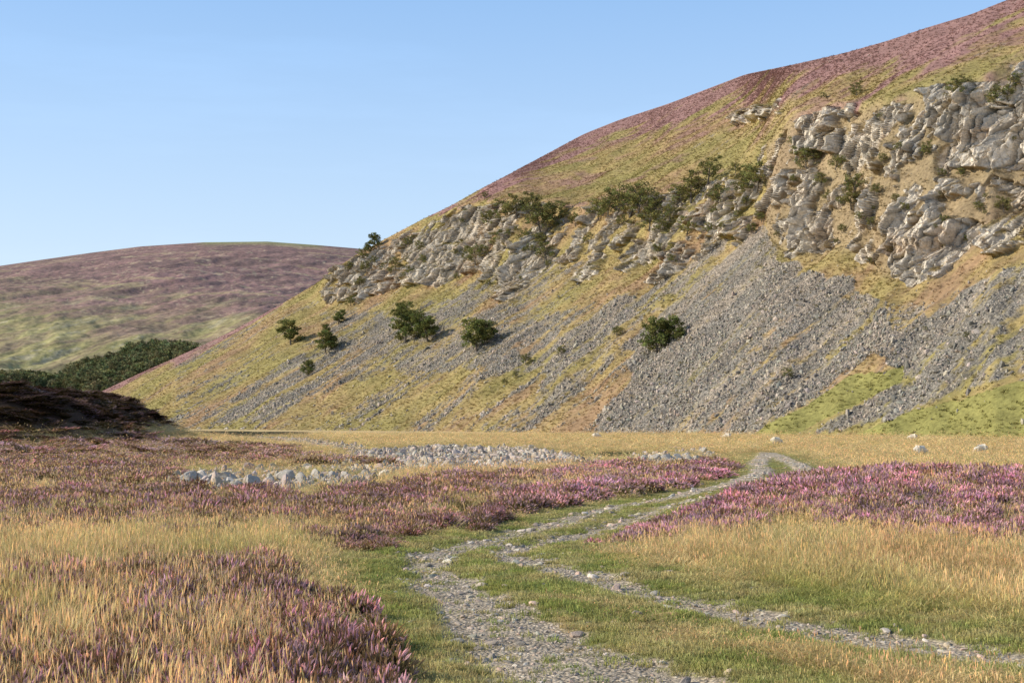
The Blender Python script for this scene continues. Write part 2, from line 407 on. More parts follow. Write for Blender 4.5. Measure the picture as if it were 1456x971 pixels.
ROCKP=[([(715,395),(760,345),(795,350),(780,385),(720,430),(700,425)],.95),([(815,400),(850,355),(862,365),(845,402)],.95),([(1260,340),(1340,300),(1400,315),(1340,385),(1290,405)],1.),([(1035,165),(1110,145),(1110,160),(1050,178)],.9),([(930,390),(965,360),(985,372),(940,400)],.85),([(1130,170),(1200,145),(1200,205),(1140,215)],1.),([(1310,130),(1500,85),(1500,235),(1330,235)],.80),([(570,340),(700,292),(700,370),(590,400)],.85),([(1125,310),(1180,290),(1195,345),(1130,360)],.8),([(880,372),(915,350),(925,365),(890,385)],.8),([(1400,340),(1456,300),(1500,300),(1480,345),(1420,365)],.75)]
zb=ss(1.90,2.06,zone)*(1-ss(2.90,3.05,zone))
cb=np.interp(U0,[0,440,470,700,745,800,850,880,1050,1075,1115,1150,1456,2200],[-1,-1,.58,.60,.48,.38,.38,.52,.52,.32,.38,.43,.47,.55])
rockb=cb*zb
for p,w in ROCKP: rockb=np.maximum(rockb,w*blur(inpoly(U0+8*j1,V0+8*j2,p)*1.,7,1))
rn=fbm2(S/9+3,Q/12+HZ/16,4,.6); rn2=fbm2(S/2.2,(Q+HZ)/6,3,.6)
rw=blur(blur(ss(.38,.54,rockb+.66*rn+.14*rn2)*(rockb>.02),5,0),5,1)      # how craggy the ground is here
scree=scree*(1-rw)
wz=HZ+3*fbm2(S/30,Q/60,2)+.35*S+.8*fbm2(S/4,HZ/9,2)
ph1=(wz/8.)%1.; ph2=((wz+1.*rn2)/2.7)%1.
def saw(p,k=.78): return np.where(p<k,p/k-.5,.5-(p-k)/(1-k))
msk=rw>.01
px,py,pz=S[msk],Q[msk],HZ[msk]
w1=.3*fbm3(px/2,py/9,pz/5,3)
tilt=px+.2*pz
c0,e0,t0=cell3((tilt+w1)/4.6,py/90.,(pz+.2*px)/16.)
c1,e1,t1=cell3((tilt+w1)/1.8,py/90.,(pz+.3*px)/7.0); c2,e2,t2=cell3((px-.15*pz+w1)/.85,py/60.,(pz+w1)/2.8)
but=fbm3(tilt/11,py/90,pz/60,2,.5,True); fine=fbm3(tilt/1.4,py/8,pz/5,3,.6,True)
d=5.2*(but-.3)+1.6*saw(ph1[msk])+.6*saw(ph2[msk])+2.7*(c0-.4)+2.0*t0+1.8*(c1-.4)+1.4*t1+.9*(c2-.5)+.7*t2+.6*(fine-.3)-1.2*(1-ss(0,.08,e0))-.8*(1-ss(0,.09,e1))
D=np.zeros(HX.shape); D[msk]=d; D*=rw
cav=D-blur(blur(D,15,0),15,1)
crack_shade=np.zeros(HX.shape); crack_shade[msk]=np.maximum(.4*(1-ss(0,.08,e2)),.8*(1-ss(0,.09,e1)))
crack_shade=np.maximum(crack_shade,ss(-.5,-1.8,cav)*.8)  # besides the joints, shade in the hollows is painted into the rock colour
cval=np.zeros(HX.shape); cval[msk]=.4*c2+.35*c1+.25*c0
HX=HX-NX*D; HY=HY-NY*D
HZ=HZ+scree*.25*fbm2(HX/1.1,HY/1.1,2)
# steepness decides rock or turf inside the crags
def normals(X_,Y_,Z_):
    a1=np.stack([np.gradient(X_,axis=1),np.gradient(Y_,axis=1),np.gradient(Z_,axis=1)],-1)
    a0=np.stack([np.gradient(X_,axis=0),np.gradient(Y_,axis=0),np.gradient(Z_,axis=0)],-1)
    n_=np.cross(a1,a0); return n_/(np.linalg.norm(n_,axis=-1,keepdims=True)+1e-9)
nrm=normals(blur(blur(HX,7,0),7,1),blur(blur(HY,7,0),7,1),blur(blur(HZ,7,0),7,1))
nzz=np.abs(nrm[...,2])
rock=ss(.30,.6,rw+.25*rn2)*ss(.83,.63,nzz+.18*rn2)
rock=np.maximum(rock,ss(.75,.95,rw+.2*rn)*ss(.2,-.2,fbm2(S/3,HZ/4,3))*.8)
# albedo
ga=fbm2(S/30,Q/30,4); gb=fbm2(S/4,Q/10,4,.65); gc=fbm2(S/1.3,Q/1.6,3,.7)
hc=np.ones(HX.shape+(3,))*np.array((.36,.27,.12))
hc=mixc(hc,(.29,.245,.095),ss(-.3,.5,ga+.4*gb))
hc=mixc(hc,(.33,.21,.13),ss(0,.6,-ga+.5*gb)*.85)
hc=mixc(hc,(.17,.13,.075),ss(.1,.6,gc)*.55)
hc=mixc(hc,(.25,.24,.08),gp*.9)
hc=mixc(hc,(.30,.225,.145),zb*(V0<400)*(U0>1090)*.8)
vs=np.interp(U0,*SIL); depth=V0-vs
T=np.interp(U0,[0,150,300,420,600,700,900,1100,1300,1456,2200],[14,18,14,0,0,20,38,56,76,92,120])
hm=ss(.0,.5,1.0-depth/np.maximum(T,1)+1.1*fbm2(S/18,Q/30,4,.65)-.05)*(T>2)
patch=ss(.12,.45,fbm2(S/40+9,Q/14,4,.6))*(zone>2.95)*(U0>650)*.55
hc=mixc(hc,(.30,.17,.165),np.clip(np.maximum(hm*.92,patch),0,1))
scol=np.ones(HX.shape+(3,))*np.array((.27,.247,.218))
scol=mixc(scol,(.40,.33,.265),ss(-.1,.5,fbm2(S/7,Q/80,3)+.35*ss(25,60,HZ))*.8)
scol=mixc(scol,(.145,.135,.125),ss(.0,.6,fbm2(S/7+4,Q/45,4))*.75)
hc=hc*(1-scree[...,None]*.95)+scol*scree[...,None]*.95
rc=np.ones(HX.shape+(3,))*np.array((.66,.585,.485))*(.72+.56*cval[...,None])
rc=mixc(rc,(.60,.46,.33),ss(.0,.6,fbm2(S/8,HZ/8,4))*.65)
rc=mixc(rc,(.36,.335,.29),ss(.05,.5,fbm2(S/2,HZ/9,4))*.5)
rc=mixc(rc,(.11,.097,.078),crack_shade*.75)
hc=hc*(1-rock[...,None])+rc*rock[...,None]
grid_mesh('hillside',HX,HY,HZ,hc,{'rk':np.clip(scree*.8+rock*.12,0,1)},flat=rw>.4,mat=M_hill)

# ================= DISTANT HILL =================
S2=tab([(-700,400),(-300,395),(0,377),(60,368),(130,358),(200,349),(290,343),(380,342),(450,347),(520,353),(600,380),(700,420),(900,500)])
uc=np.arange(-700,900,2.); a2=(uc-W/2)/F
aa,ee=ray(*S2); es=np.interp(a2,aa,ee)
stv=[(600,800,-4),(578,860,None),(530,1020,None),(480,1180,None),(430,1420,None)]
def ev(v): return ray(728,v)[1]
sY=[];sZ=[]
for v,Yd,z in stv:
    e=np.minimum(ev(v),es*.85); Yv=Yd+60*fbm2(uc/150+v,uc*0+v,3)
    sY.append(Yv); sZ.append(CH+e*Yv if z is None else z+0*uc)
sY.append(1900+0*uc); sZ.append(CH+(.55*es+.45*ev(430))*1.0*1900)
sY.append(2500+0*uc); sZ.append(CH+es*2500)
sY.append(2800+0*uc); sZ.append(CH+es*2500+8)
sY.append(4200+0*uc); sZ.append(CH+es*2500-40)
tt=np.linspace(0,len(sY)-1,520); sY=np.array(sY); sZ=np.array(sZ); i0=np.minimum(tt.astype(int),len(sY)-2); ft=(tt-i0)[:,None]
DY=sY[i0]*(1-ft)+sY[i0+1]*ft; DZ=sZ[i0]*(1-ft)+sZ[i0+1]*ft
DY=blur(DY,25,0); DZ=blur(DZ,25,0); DX=a2[None]*DY
lo=ss(0,60,DZ)*(1-ss(5.2,6.,tt))[:,None]
DS=DX*.8-DY*.25
DZ=DZ+lo*(8*fbm2(DX/170+3,DY/420,3)+7*(np.abs(fbm2(DS/60,DY/500,3))-.3)+1.4*fbm2(DX/14,DY/22,3))
UD,VD=bearing(DX,DY,DZ)
k1_=fbm2(DX/160+DY/220,DY/260,5,.6); k2_=fbm2(DS/22,DY/170,5,.65); k3_=fbm2(DX/260,DY/60+DX/200,5,.65); k4_=fbm2(DX/7,DY/14,4,.75)
dc=np.ones(DX.shape+(3,))*np.array((.28,.165,.14))
dc=mixc(dc,(.17,.105,.088),ss(-.05,.4,k2_)*.85)
dc=mixc(dc,(.34,.19,.17),ss(0,.4,k3_)*.75)
dc=mixc(dc,(.16,.10,.085),ss(.05,.35,fbm2(DX/180+40,DY/110+5,4,.6))*.7)
dc=mixc(dc,(.12,.085,.06),ss(.0,.5,k4_)*.6)
gm=ss(.26,.42,k3_*.8+.5*k1_)*.65
dc=mixc(dc,(.38,.30,.16),gm)
for q_,th_ in ((3,.12),(11,-.05),(23,.2)):
    dc=mixc(dc,(.52,.42,.27),ss(.014,.0,np.abs(fbm2(DX/300+q_,DY/90+q_,3)-th_))*.7)
lowm=ss(405,490,VD+40*k1_+25*k2_+.10*(200-UD))
dc=mixc(dc,(.35,.315,.12),lowm*(.5+.45*ss(-.2,.3,k2_)))
dc=mixc(dc,(.20,.14,.095),lowm*ss(.05,.35,-k2_)*.65)
dc=mixc(dc,(.44,.38,.28),lowm*ss(.34,.5,k2_+.3*k4_)*.5)
topg=ss(8,2,VD-np.interp(UD,*S2))*ss(270,300,UD)*ss(470,440,UD)
dc=mixc(dc,(.27,.26,.11),np.clip(topg,0,1))
dc=dc*.94+np.array((.055,.065,.085))*.35     # bluish aerial haze of distance, painted into the albedo
grid_mesh('distant_hill',DX,DY,DZ,dc,{'rk':DX*0},mat=M_far)

# ================= PROTOTYPES =================
def grass_proto(seed,nb,h0,h1,spread,lean,wid,root,tip,heads=0):
    r=np.random.default_rng(seed); V=[];Fc=[];C=[]
    ld=r.random()*6.283
    for b in range(nb):
        an=r.random()*6.283; rad=spread*math.sqrt(r.random()); bx,by=rad*math.cos(an),rad*math.sin(an)
        h=h0+(h1-h0)*r.random()**1.4
        if b<heads: h=h1*r.uniform(1.0,1.7)
        la=ld+r.normal(0,1.3); ll=lean*h*r.uniform(.2,1.5); w=wid*r.uniform(.7,1.3)*(.55 if b<heads else 1); fa=r.random()*3.14
        wx,wy=math.cos(fa)*w,math.sin(fa)*w; sh=r.uniform(.6,1.4)
        i=len(V)
        for k,(f,ww) in enumerate(((0,1),(.45,.85),(.8,.55))):
            lx,ly=math.cos(la)*ll*f*f,math.sin(la)*ll*f*f
            V+=[(bx+lx-wx*ww,by+ly-wy*ww,h*f),(bx+lx+wx*ww,by+ly+wy*ww,h*f)]
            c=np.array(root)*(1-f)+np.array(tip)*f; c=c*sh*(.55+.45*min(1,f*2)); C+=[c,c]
        V.append((bx+math.cos(la)*ll,by+math.sin(la)*ll,h*(1-.25*min(1,ll/h)))); C.append(np.array(tip)*sh)
        Fc+=[(i,i+1,i+3,i+2),(i+2,i+3,i+5,i+4),(i+4,i+5,i+6)]
        if b<heads:
            j=len(V); x,y,z=V[-1]; hw=wid*1.5
            V+=[(x-hw,y,z+.0),(x,y,z-.06),(x+hw,y,z),(x,y,z+.04),(x,y-hw,z),(x,y+hw,z)]; C+=[np.array(tip)*1.1]*6
            Fc+=[(j,j+1,j+2,j+3),(j+4,j+1,j+5,j+3)]
    return poly_mesh('grass_tuft',V,Fc,C,M_grass)
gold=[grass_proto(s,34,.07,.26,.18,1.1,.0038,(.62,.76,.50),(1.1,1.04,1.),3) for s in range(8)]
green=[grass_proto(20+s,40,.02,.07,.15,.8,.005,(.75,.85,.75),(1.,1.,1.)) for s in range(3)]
def heather_proto(seed,pink=1.0,n=230):
    r=np.random.default_rng(seed); V=[];Fc=[];C=[]
    for i in range(90):
        th=r.random()*6.283; ph=math.acos(r.uniform(.05,1)); d=np.array((math.sin(ph)*math.cos(th)*.26,math.sin(ph)*math.sin(th)*.26,math.cos(ph)*.18))*r.uniform(.6,1)
        ax=r.normal(size=3); ax/=np.linalg.norm(ax); bx=np.cross(ax,r.normal(size=3)); bx/=np.linalg.norm(bx); s=.045
        i0=len(V); V+=[tuple(d+ax*s),tuple(d+bx*s),tuple(d-ax*s),tuple(d-bx*s)]; C+=[np.array((.16,.13,.06))*r.uniform(.6,1.4)]*4; Fc.append((i0,i0+1,i0+2,i0+3))
    for i in range(n):
        th=r.random()*6.283; ph=math.acos(r.uniform(.1,1)); rr=r.uniform(.7,1.15)
        o=np.array((math.sin(ph)*math.cos(th)*.25,math.sin(ph)*math.sin(th)*.25,math.cos(ph)*.16))*rr
        dr=np.array((math.sin(ph)*math.cos(th)*.8,math.sin(ph)*math.sin(th)*.8,.7))+r.normal(size=3)*.35; dr/=np.linalg.norm(dr)
        L=r.uniform(.06,.15); s1=np.cross(dr,r.normal(size=3)); s1/=np.linalg.norm(s1); s2=np.cross(dr,s1); w=.006
        tip=o+dr*L; i0=len(V)
        V+=[tuple(o-s1*w),tuple(o+s1*w),tuple(tip)]; C+=[np.array((.24,.20,.08))]*2+[np.array((.32,.26,.13))]; Fc.append((i0,i0+1,i0+2))
        fl=r.random()<.68*pink
        pc=np.array((.72,.545,.595))*r.uniform(.6,1.25) if fl else np.array((.42,.32,.19))*r.uniform(.6,1.3)
        for s in (s1,s2,(s1+s2)*.7):
            ww=.012 if fl else .009
            a_=o+dr*L*.35; b_=o+dr*L*.7; i0=len(V)
            V+=[tuple(a_),tuple(b_-s*ww),tuple(tip+dr*.01),tuple(b_+s*ww)]; C+=[pc*.8,pc,pc*1.1,pc]; Fc.append((i0,i0+1,i0+2,i0+3))
    return poly_mesh('heather_clump',V,Fc,C,M_heath)
heathp=[heather_proto(100+s,1.,230) for s in range(4)]+[heather_proto(120+s,.3,230) for s in range(4)]
import bmesh
def rock_mesh(seed,sub=2,mat=None,flat=.7,smooth=False,amp=.35,name='stone'):
    r=np.random.default_rng(seed); bm=bmesh.new(); bmesh.ops.create_icosphere(bm,subdivisions=sub,radius=1)
    off=r.uniform(0,50,3); co=np.array([v.co[:] for v in bm.verts])
    for k in range(9):
        nrm=r.normal(size=3); nrm/=np.linalg.norm(nrm); dlim=r.uniform(.5,.85)
        pr=co@nrm; ex=np.maximum(pr-dlim,0); co-=ex[:,None]*nrm*.95
    nz=fbm3(co[:,0]*1.5+off[0],co[:,1]*1.5+off[1],co[:,2]*1.5+off[2],3); co*=(1+amp*.5*nz)[:,None]
    co*=np.array((r.uniform(.85,1.3),r.uniform(.65,1.),flat*r.uniform(.7,1.1)))
    for v,c in zip(bm.verts,co): v.co=c
    me=bpy.data.meshes.new(name); bm.to_mesh(me); bm.free(); me.materials.append(mat)
    return me
screep=[rock_mesh(200+s,1,M_stone,.7) for s in range(6)]
gravp=[rock_mesh(220+s,2,M_grav,.6,amp=.2) for s in range(8)]

# ================= FIELD SCATTER =================
BP=[(float(gpt(u,v)[0]),float(gpt(u,v)[1]),w) for u,v,w in B]
def clear(x,y):        # trampled, bare ground round the boulders
    k=np.ones(x.shape)
    for bx,by,w in BP:
        if by>130: continue
        k*=1-(np.hypot((x-bx)/.9,(y-by+3)/4.2)<1)*.88
    return k
def fan(n,t0,t1,a0,a1):
    tt=rng.uniform(t0,t1,n); aa=rng.uniform(a0,a1,n); y=8*np.sinh(tt); return aa*np.sqrt(y*y+64),y
def place(n,t0=.75,t1=4.2,a0=-.46,a1=.46):
    x,y=fan(n,t0,t1,a0,a1); c=ground_cls(x,y); c['zz']=ground_z(x,y,c['dl'],c['dr']); c['x']=x;c['y']=y; return c
# long dry grass
c=place(125000)
pn=fbm2(c['x']/2.5,c['y']/2.5,3); cl_=clear(c['x'],c['y']); cn=fbm2(c['x']/.55,c['y']/.55+4,2)
cn=np.where(c['y']<45,cn,.3)
pk=(1-c['rut'])*(1-(.8+.15*ss(30,50,c['y']))*c['near'])*(1-.95*np.minimum(c['grav']*1.6,1))*(1-.42*c['heath'])*(1-c['mound'])*(1-.4*c['green'])*(1-c['bank'])*cl_*(.30+.70*ss(-.35,.2,cn))
keep=rng.random(len(pk))<pk
x,y,z=c['x'][keep],c['y'][keep],c['zz'][keep]; n=len(x); gr=c['green'][keep]; pn=pn[keep]; dd=c['dd'][keep]; cn=cn[keep]; hh=c['heath'][keep]
wid=np.clip(y/24,1,7)
hs=rng.uniform(.5,1.3,n)*(1+.5*pn+.45*cn)*(1-.35*gr)*(1-.25*ss(45,110,y))*(1-.15*hh)
hs=np.where((y<24)&(x<-1),hs*1.35,hs)*(.22+.78*ss(.3,2.6,dd))
base=np.ones((n,3))*np.array((.82,.65,.38)); base=mixc(base,(.52,.49,.19),np.clip(gr*.75+.55*ss(.0,.5,fbm2(x/3+3,y/3,4)),0,1)*(1-.6*ss(60,120,y)))
base=mixc(base,(.68,.47,.27),ss(.05,.6,fbm2(x/5,y/5+3,4))*.6)
base=mixc(base,(.44,.37,.19),ss(.0,-.5,cn)*.75)
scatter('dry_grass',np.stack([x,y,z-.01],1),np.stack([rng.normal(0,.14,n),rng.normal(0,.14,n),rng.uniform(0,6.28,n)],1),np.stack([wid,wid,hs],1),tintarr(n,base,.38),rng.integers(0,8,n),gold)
# short green turf
c=place(110000,.75,3.6)
pk=np.clip(c['near']*1.2+c['green']*.6+.25*(1-c['heath']),0,1)*(1-c['rut']*.93)*(1-c['grav'])*(1-.45*c['near']*ss(25,45,c['y']))
keep=rng.random(len(pk))<pk; x,y,z=c['x'][keep],c['y'][keep],c['zz'][keep]; n=len(x)
wid=np.clip(y/20,.8,5)
base=mixc(np.ones((n,3))*np.array((.42,.42,.14)),(.68,.54,.27),ss(-.3,.35,fbm2(x/1.2,y/1.2,4))*.8)
scatter('short_turf',np.stack([x,y,z-.005],1),np.stack([0*x,0*x,rng.uniform(0,6.28,n)],1),np.stack([wid,wid,rng.uniform(.4,1.6,n)*(1-.5*ss(25,45,y))],1),tintarr(n,base,.25),rng.integers(0,3,n),green)
# heather
c=place(72000); cl_=clear(c['x'],c['y'])
pk=c['heath']*np.where(c['y']<20,.52,.66)*cl_
keep=rng.random(len(pk))<pk; x,y,z=c['x'][keep],c['y'][keep],c['zz'][keep]; n=len(x); mo=c['mound'][keep]; hh=c['heath'][keep]
pink=(x>.02*y)&(y<70); pinkp=np.where(pink,.82,.42)+.35*fbm2(x/3,y/3,3)
idx=np.where(rng.random(n)<pinkp,rng.integers(0,4,n),rng.integers(4,8,n))
s=rng.uniform(.5,1.25,n)*(.6+.4*hh)*np.clip(y/30,.9,1.3); wid=s*np.clip(y/32,1,4.5); sz=s*np.clip(1.1-.25*ss(50,120,y),.5,2)
sz=np.where(y<20,sz*1.35,sz)
base=np.where(pink[:,None],np.array((1.18,1.02,1.04)),np.array((1.06,.94,.87)))
base=np.where((y<20)[:,None],np.array((1.06,.94,.90)),base)
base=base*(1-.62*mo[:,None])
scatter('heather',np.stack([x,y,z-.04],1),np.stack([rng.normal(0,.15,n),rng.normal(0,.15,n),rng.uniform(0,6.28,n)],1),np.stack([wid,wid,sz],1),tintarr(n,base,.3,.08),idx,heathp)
# gravel stones on track
c=place(150000,.75,3.2)
pk=c['rut']*.62+.06*(c['near'])
keep=rng.random(len(pk))<pk; x,y,z=c['x'][keep],c['y'][keep],c['zz'][keep]; n=len(x)
s=np.exp(rng.normal(math.log(.0135),.6,n))*np.clip(y/16,.8,2.8); s=np.where(rng.random(n)<.05,s*3.2,s); s=np.minimum(s,.12)
base=np.array([(.60,.50,.40),(.45,.395,.33),(.66,.50,.39),(.38,.33,.27),(.72,.64,.54)])[rng.integers(0,5,n)]
scatter('track_gravel',np.stack([x,y,z+s*.05],1),rng.uniform(-.4,.4,(n,3))+np.stack([0*x,0*x,rng.uniform(0,6.28,n)],1),np.stack([s,s,s*.8],1),tintarr(n,base,.2,.05),rng.integers(0,8,n),gravp)
# river shingle
c=place(180000,2.5,4.0,-.26,.16)
keep=(rng.random(180000)<c['grav']**1.5*.55); x,y,z=c['x'][keep],c['y'][keep],c['zz'][keep]; n=len(x)
s=np.exp(rng.normal(math.log(.085),.7,n)); s=np.minimum(s,.45)
base=np.array([(.52,.44,.37),(.50,.40,.33),(.60,.52,.45),(.32,.28,.24)])[rng.integers(0,4,n)]
scatter('river_shingle',np.stack([x,y,z],1),rng.uniform(-3,3,(n,3)),np.stack([s,s,s*.7],1),tintarr(n,base,.25,.05),rng.integers(0,8,n),gravp)

# ---- scree + tussocks on hillside
ax_=np.gradient(HX,axis=1); ay_=np.gradient(HY,axis=1); bx_=np.gradient(HX,axis=0); by_=np.gradient(HY,axis=0); bz_=np.gradient(HZ,axis=0)
area=np.abs(np.hypot(ax_,ay_))*np.sqrt(by_**2+bz_**2+bx_**2)
ok=(zone>1.0)&(zone<4.0)&(U0>-20)&(U0<1600)
def hillpts(n,w):
    w=(w*area*ok).ravel(); cdf=np.cumsum(w); i=np.searchsorted(cdf,rng.random(n)*cdf[-1]); return i
i=hillpts(115000,scree*(.3+.7*ss(-.2,.4,st+.5*st2))+.025*(zone<2.9)*(.3+scree))
n=len(i); x=HX.ravel()[i]+rng.normal(0,.2,n); y=HY.ravel()[i]+rng.normal(0,.2,n); z=HZ.ravel()[i]
lowf=ss(60,0,z); s=np.exp(rng.normal(math.log(.112),.6,n))*(.7+.85*lowf)
s=np.minimum(s,.9)
base=np.array([(.34,.305,.26),(.27,.25,.22),(.41,.345,.28),(.18,.168,.15),(.49,.42,.345)])[rng.integers(0,5,n)]
scatter('scree_stones',np.stack([x,y,z],1),rng.uniform(-3,3,(n,3)),np.stack([s,s,s*.8],1),tintarr(n,base,.15,.05),rng.integers(0,6,n),screep)
tus=[grass_proto(300+s_,14,.25,.6,.3,.6,.03,(.72,.72,.62),(1,1,1)) for s_ in range(3)]
hcf=hc.reshape(-1,3)
i=hillpts(80000,(1-scree*.8)*(1-rock*.95)*(zone<3.98)); n=len(i)
x=HX.ravel()[i]; y=HY.ravel()[i]; z=HZ.ravel()[i]; s=rng.uniform(.5,1.4,n)
tb=hcf[i]*1.2; scf=scree.ravel()[i][:,None]; tb=tb*(1-scf)+np.array((.33,.27,.12))*scf
scatter('hillside_tussocks',np.stack([x,y,z-.05],1),np.stack([0*x,0*x,rng.uniform(0,6.28,n)],1),np.stack([s*1.3,s*1.3,s*.6],1),tintarr(n,tb,.3,.05),rng.integers(0,3,n),tus)

# ================= TREES =================
def tree_mesh(seed,shrub=False,leafs=2200,mat=None,col=(.155,.18,.06),lsz=.030):
    """unit height tree"""
    r=np.random.default_rng(seed); V=[];Fc=[];C=[]
    def tube(p,q,r0,r1,k=5):
        p=np.array(p,float);q=np.array(q,float); d=q-p; d/=np.linalg.norm(d)+1e-9
        s=np.cross(d,(0.3,.9,.1)); s/=np.linalg.norm(s); t_=np.cross(d,s); i0=len(V)
        for c_,rr in ((p,r0),(q,r1)):
            for a_ in range(k):
                an=a_*6.283/k; V.append(tuple(c_+rr*(s*math.cos(an)+t_*math.sin(an)))); C.append(np.array((.16,.14,.12)))
        for a_ in range(k): b=(a_+1)%k; Fc.append((i0+a_,i0+b,i0+k+b,i0+k+a_))
    lean=r.normal(0,.05,2); th=.14 if not shrub else .06
    tips=[]; pts=[np.array((0,0,-.08)),np.array((lean[0]*.4,lean[1]*.4,th)),np.array((lean[0],lean[1],.5)),np.array((lean[0]*1.8,lean[1]*1.8,.85))]
    rad=[.035,.026,.017,.007]
    for k in range(3): tube(pts[k],pts[k+1],rad[k],rad[k+1],7)
    nlimb=13
    for k in range(nlimb):
        f=(k+r.uniform(0,1))/nlimb; h=th+(.78-th)*f
        b=np.array((np.interp(h,[th,.5,.85],[pts[1][0],pts[2][0],pts[3][0]]),np.interp(h,[th,.5,.85],[pts[1][1],pts[2][1],pts[3][1]]),h))
        an=k*2.4+r.uniform(-.4,.4); L=r.uniform(.26,.38)*(1.1-.35*f)*(1.3 if shrub else 1)
        e=b+np.array((math.cos(an)*L,math.sin(an)*L,L*r.uniform(.15,.6))); m=(b+e)/2+np.array((0,0,-.02))
        tube(b,m,.013,.009);tube(m,e,.009,.004); tips.append(e); tips.append(m+r.normal(0,.03,3))
        for q_ in range(3):
            e2=m+(e-m)*r.uniform(.1,.9)+r.normal(0,.08,3)+np.array((0,0,.03)); tube(m,e2,.006,.003,4); tips.append(e2)
    tips.append(pts[3]); tips.append(pts[3]+np.array((.03,0,.06)))
    tips=np.array(tips); tips[:,2]=np.clip(tips[:,2],.08 if shrub else .16,.93)
    per=leafs/len(tips)
    for tpt in tips:
        cr=r.uniform(.06,.12); sh=r.uniform(.5,1.4); hue=r.uniform(-.15,.25)
        for k in range(int(per*r.uniform(.5,1.5))):
            d=r.normal(size=3); d/=np.linalg.norm(d); p=tpt+d*cr*r.uniform(.3,1)**.6*np.array((1.15,1.15,.8))
            if p[2]<.03: continue
            ax=r.normal(size=3); ax/=np.linalg.norm(ax); bx=np.cross(ax,r.normal(size=3)); bx/=np.linalg.norm(bx); s=lsz*r.uniform(.5,1.1)
            i0=len(V); V+=[tuple(p+ax*s),tuple(p+bx*s*.6),tuple(p-ax*s),tuple(p-bx*s*.6)]
            cc=np.array(col)*sh*r.uniform(.7,1.3)*np.array((1+hue,1,1)); C+=[cc]*4; Fc.append((i0,i0+1,i0+2,i0+3))
    return poly_mesh('tree',V,Fc,C,mat or M_leaf)
TM=[tree_mesh(400+s_,leafs=3800,col=(.17,.195,.065)) for s_ in range(5)]
SM=[tree_mesh(440+s_,shrub=True,leafs=2400,col=(.20,.205,.075)) for s_ in range(5)]
front=(zone>1)&(zone<3.97)
fU,fV=bearing(HX,HY,HZ); FU=fU[front];FV=fV[front];FX=HX[front];FY=HY[front];FZ=HZ[front]
def on_hill(u,v):
    k=np.argmin((FU-u)**2+(FV-v)**2); return FX[k],FY[k],FZ[k]
trees=[(413,490,34),(437,535,22),(462,502,30),(472,496,20),(463,477,16),(481,461,20),(576,488,46),(570,460,30),(583,462,20),(609,486,40),(600,480,26),(678,500,46),(688,492,34),(935,503,50),(950,490,40),(966,484,20),(533,352,20),(525,360,16)]
shrubs=[(516,368,16),(700,322,24),(722,312,28),(737,308,30),(772,328,42),(760,300,26),(785,322,34),(800,308,24),(853,310,28),(866,306,28),(880,305,38),(897,304,46),(908,302,38),(925,324,34),(935,302,26),(972,292,28),(985,284,38),(1008,258,34),(1025,290,30),(1064,275,32),(1078,270,40),(1072,262,28),(1150,240,32),(1160,228,20),(1190,240,20),(1215,275,30),(1212,295,26),(1220,135,18),(1365,138,28),(1375,128,18),(1422,148,30),(1447,125,20),(1435,140,20),(1280,215,12),(1250,275,15),(710,348,22),(678,375,26),(690,367,20),(665,368,16),(780,370,24),(772,350,20),(980,332,26),(1170,265,20),(600,355,12),(565,382,16),(580,350,14),(1010,330,14),(1350,322,15),(1320,215,14),(880,478,14),(1125,537,14),(800,502,12),(750,516,14),(820,320,18),(745,345,20),(940,330,20),(955,312,20),(1048,245,14),(1395,300,14),(1290,300,12),(735,535,9),(870,600,7),(1430,300,20),(1320,470,6),(1378,480,8),(498,384,12),(720,545,8),(835,345,10),(1180,285,14),(1200,330,12),(1240,320,12),(1370,250,12)]
r2=np.random.default_rng(55)
for k in range(80):                      # low scrub growing on the crag ledges
    u_=r2.uniform(480,1450); zt=r2.uniform(.0,1.05)
    v_=np.interp(u_,*CT)*(1-zt)+np.interp(u_,*CB)*zt+r2.normal(0,8)
    shrubs.append((u_,v_,r2.uniform(5,14)))
for (u,v,h) in trees:
    x,y,z=on_hill(u,v); H=h/F*y*1.1
    o=link(bpy.data.objects.new('birch_tree',TM[rng.integers(0,5)])); o.location=(x,y,z); o.scale=(H*1.15,H*1.15,H); o.rotation_euler=(0,0,rng.uniform(0,6.28))
for (u,v,h) in shrubs:
    x,y,z=on_hill(u,v); H=h/F*y*1.1
    o=link(bpy.data.objects.new('rowan_shrub',SM[rng.integers(0,5)])); o.location=(x-.5,y-.3,z-.05*H); o.scale=(H*1.15,H*1.15,H*1.0); o.rotation_euler=(0,0,rng.uniform(0,6.28))
# distant wood
FT=[tree_mesh(480+s_,leafs=420,mat=M_leafi,col=(1,1,1),lsz=.07) for s_ in range(4)]
wu,wv=UD.ravel(),VD.ravel(); jj=fbm2(DX.ravel()/25,DY.ravel()/25,3)
wm=inpoly(wu+6*jj,wv+6*jj,[(75,556),(110,536),(150,518),(200,499),(270,496),(277,502),(215,532),(150,566)])|inpoly(wu,wv,[(-200,540),(60,542),(85,552),(-200,554)])
wm&=(DY.ravel()<1600)
ii=np.flatnonzero(wm); ii=rng.choice(ii,1500); n=len(ii)
x=DX.ravel()[ii]+rng.normal(0,4,n); y=DY.ravel()[ii]+rng.normal(0,4,n); z=DZ.ravel()[ii]
s=rng.uniform(6,11,n)
scatter('distant_wood',np.stack([x,y,z-1],1),np.stack([0*x,0*x,rng.uniform(0,6.28,n)],1),np.stack([s*1.1,s*1.1,s],1),tintarr(n,(.19,.21,.10),.45,.1),rng.integers(0,4,n),FT)

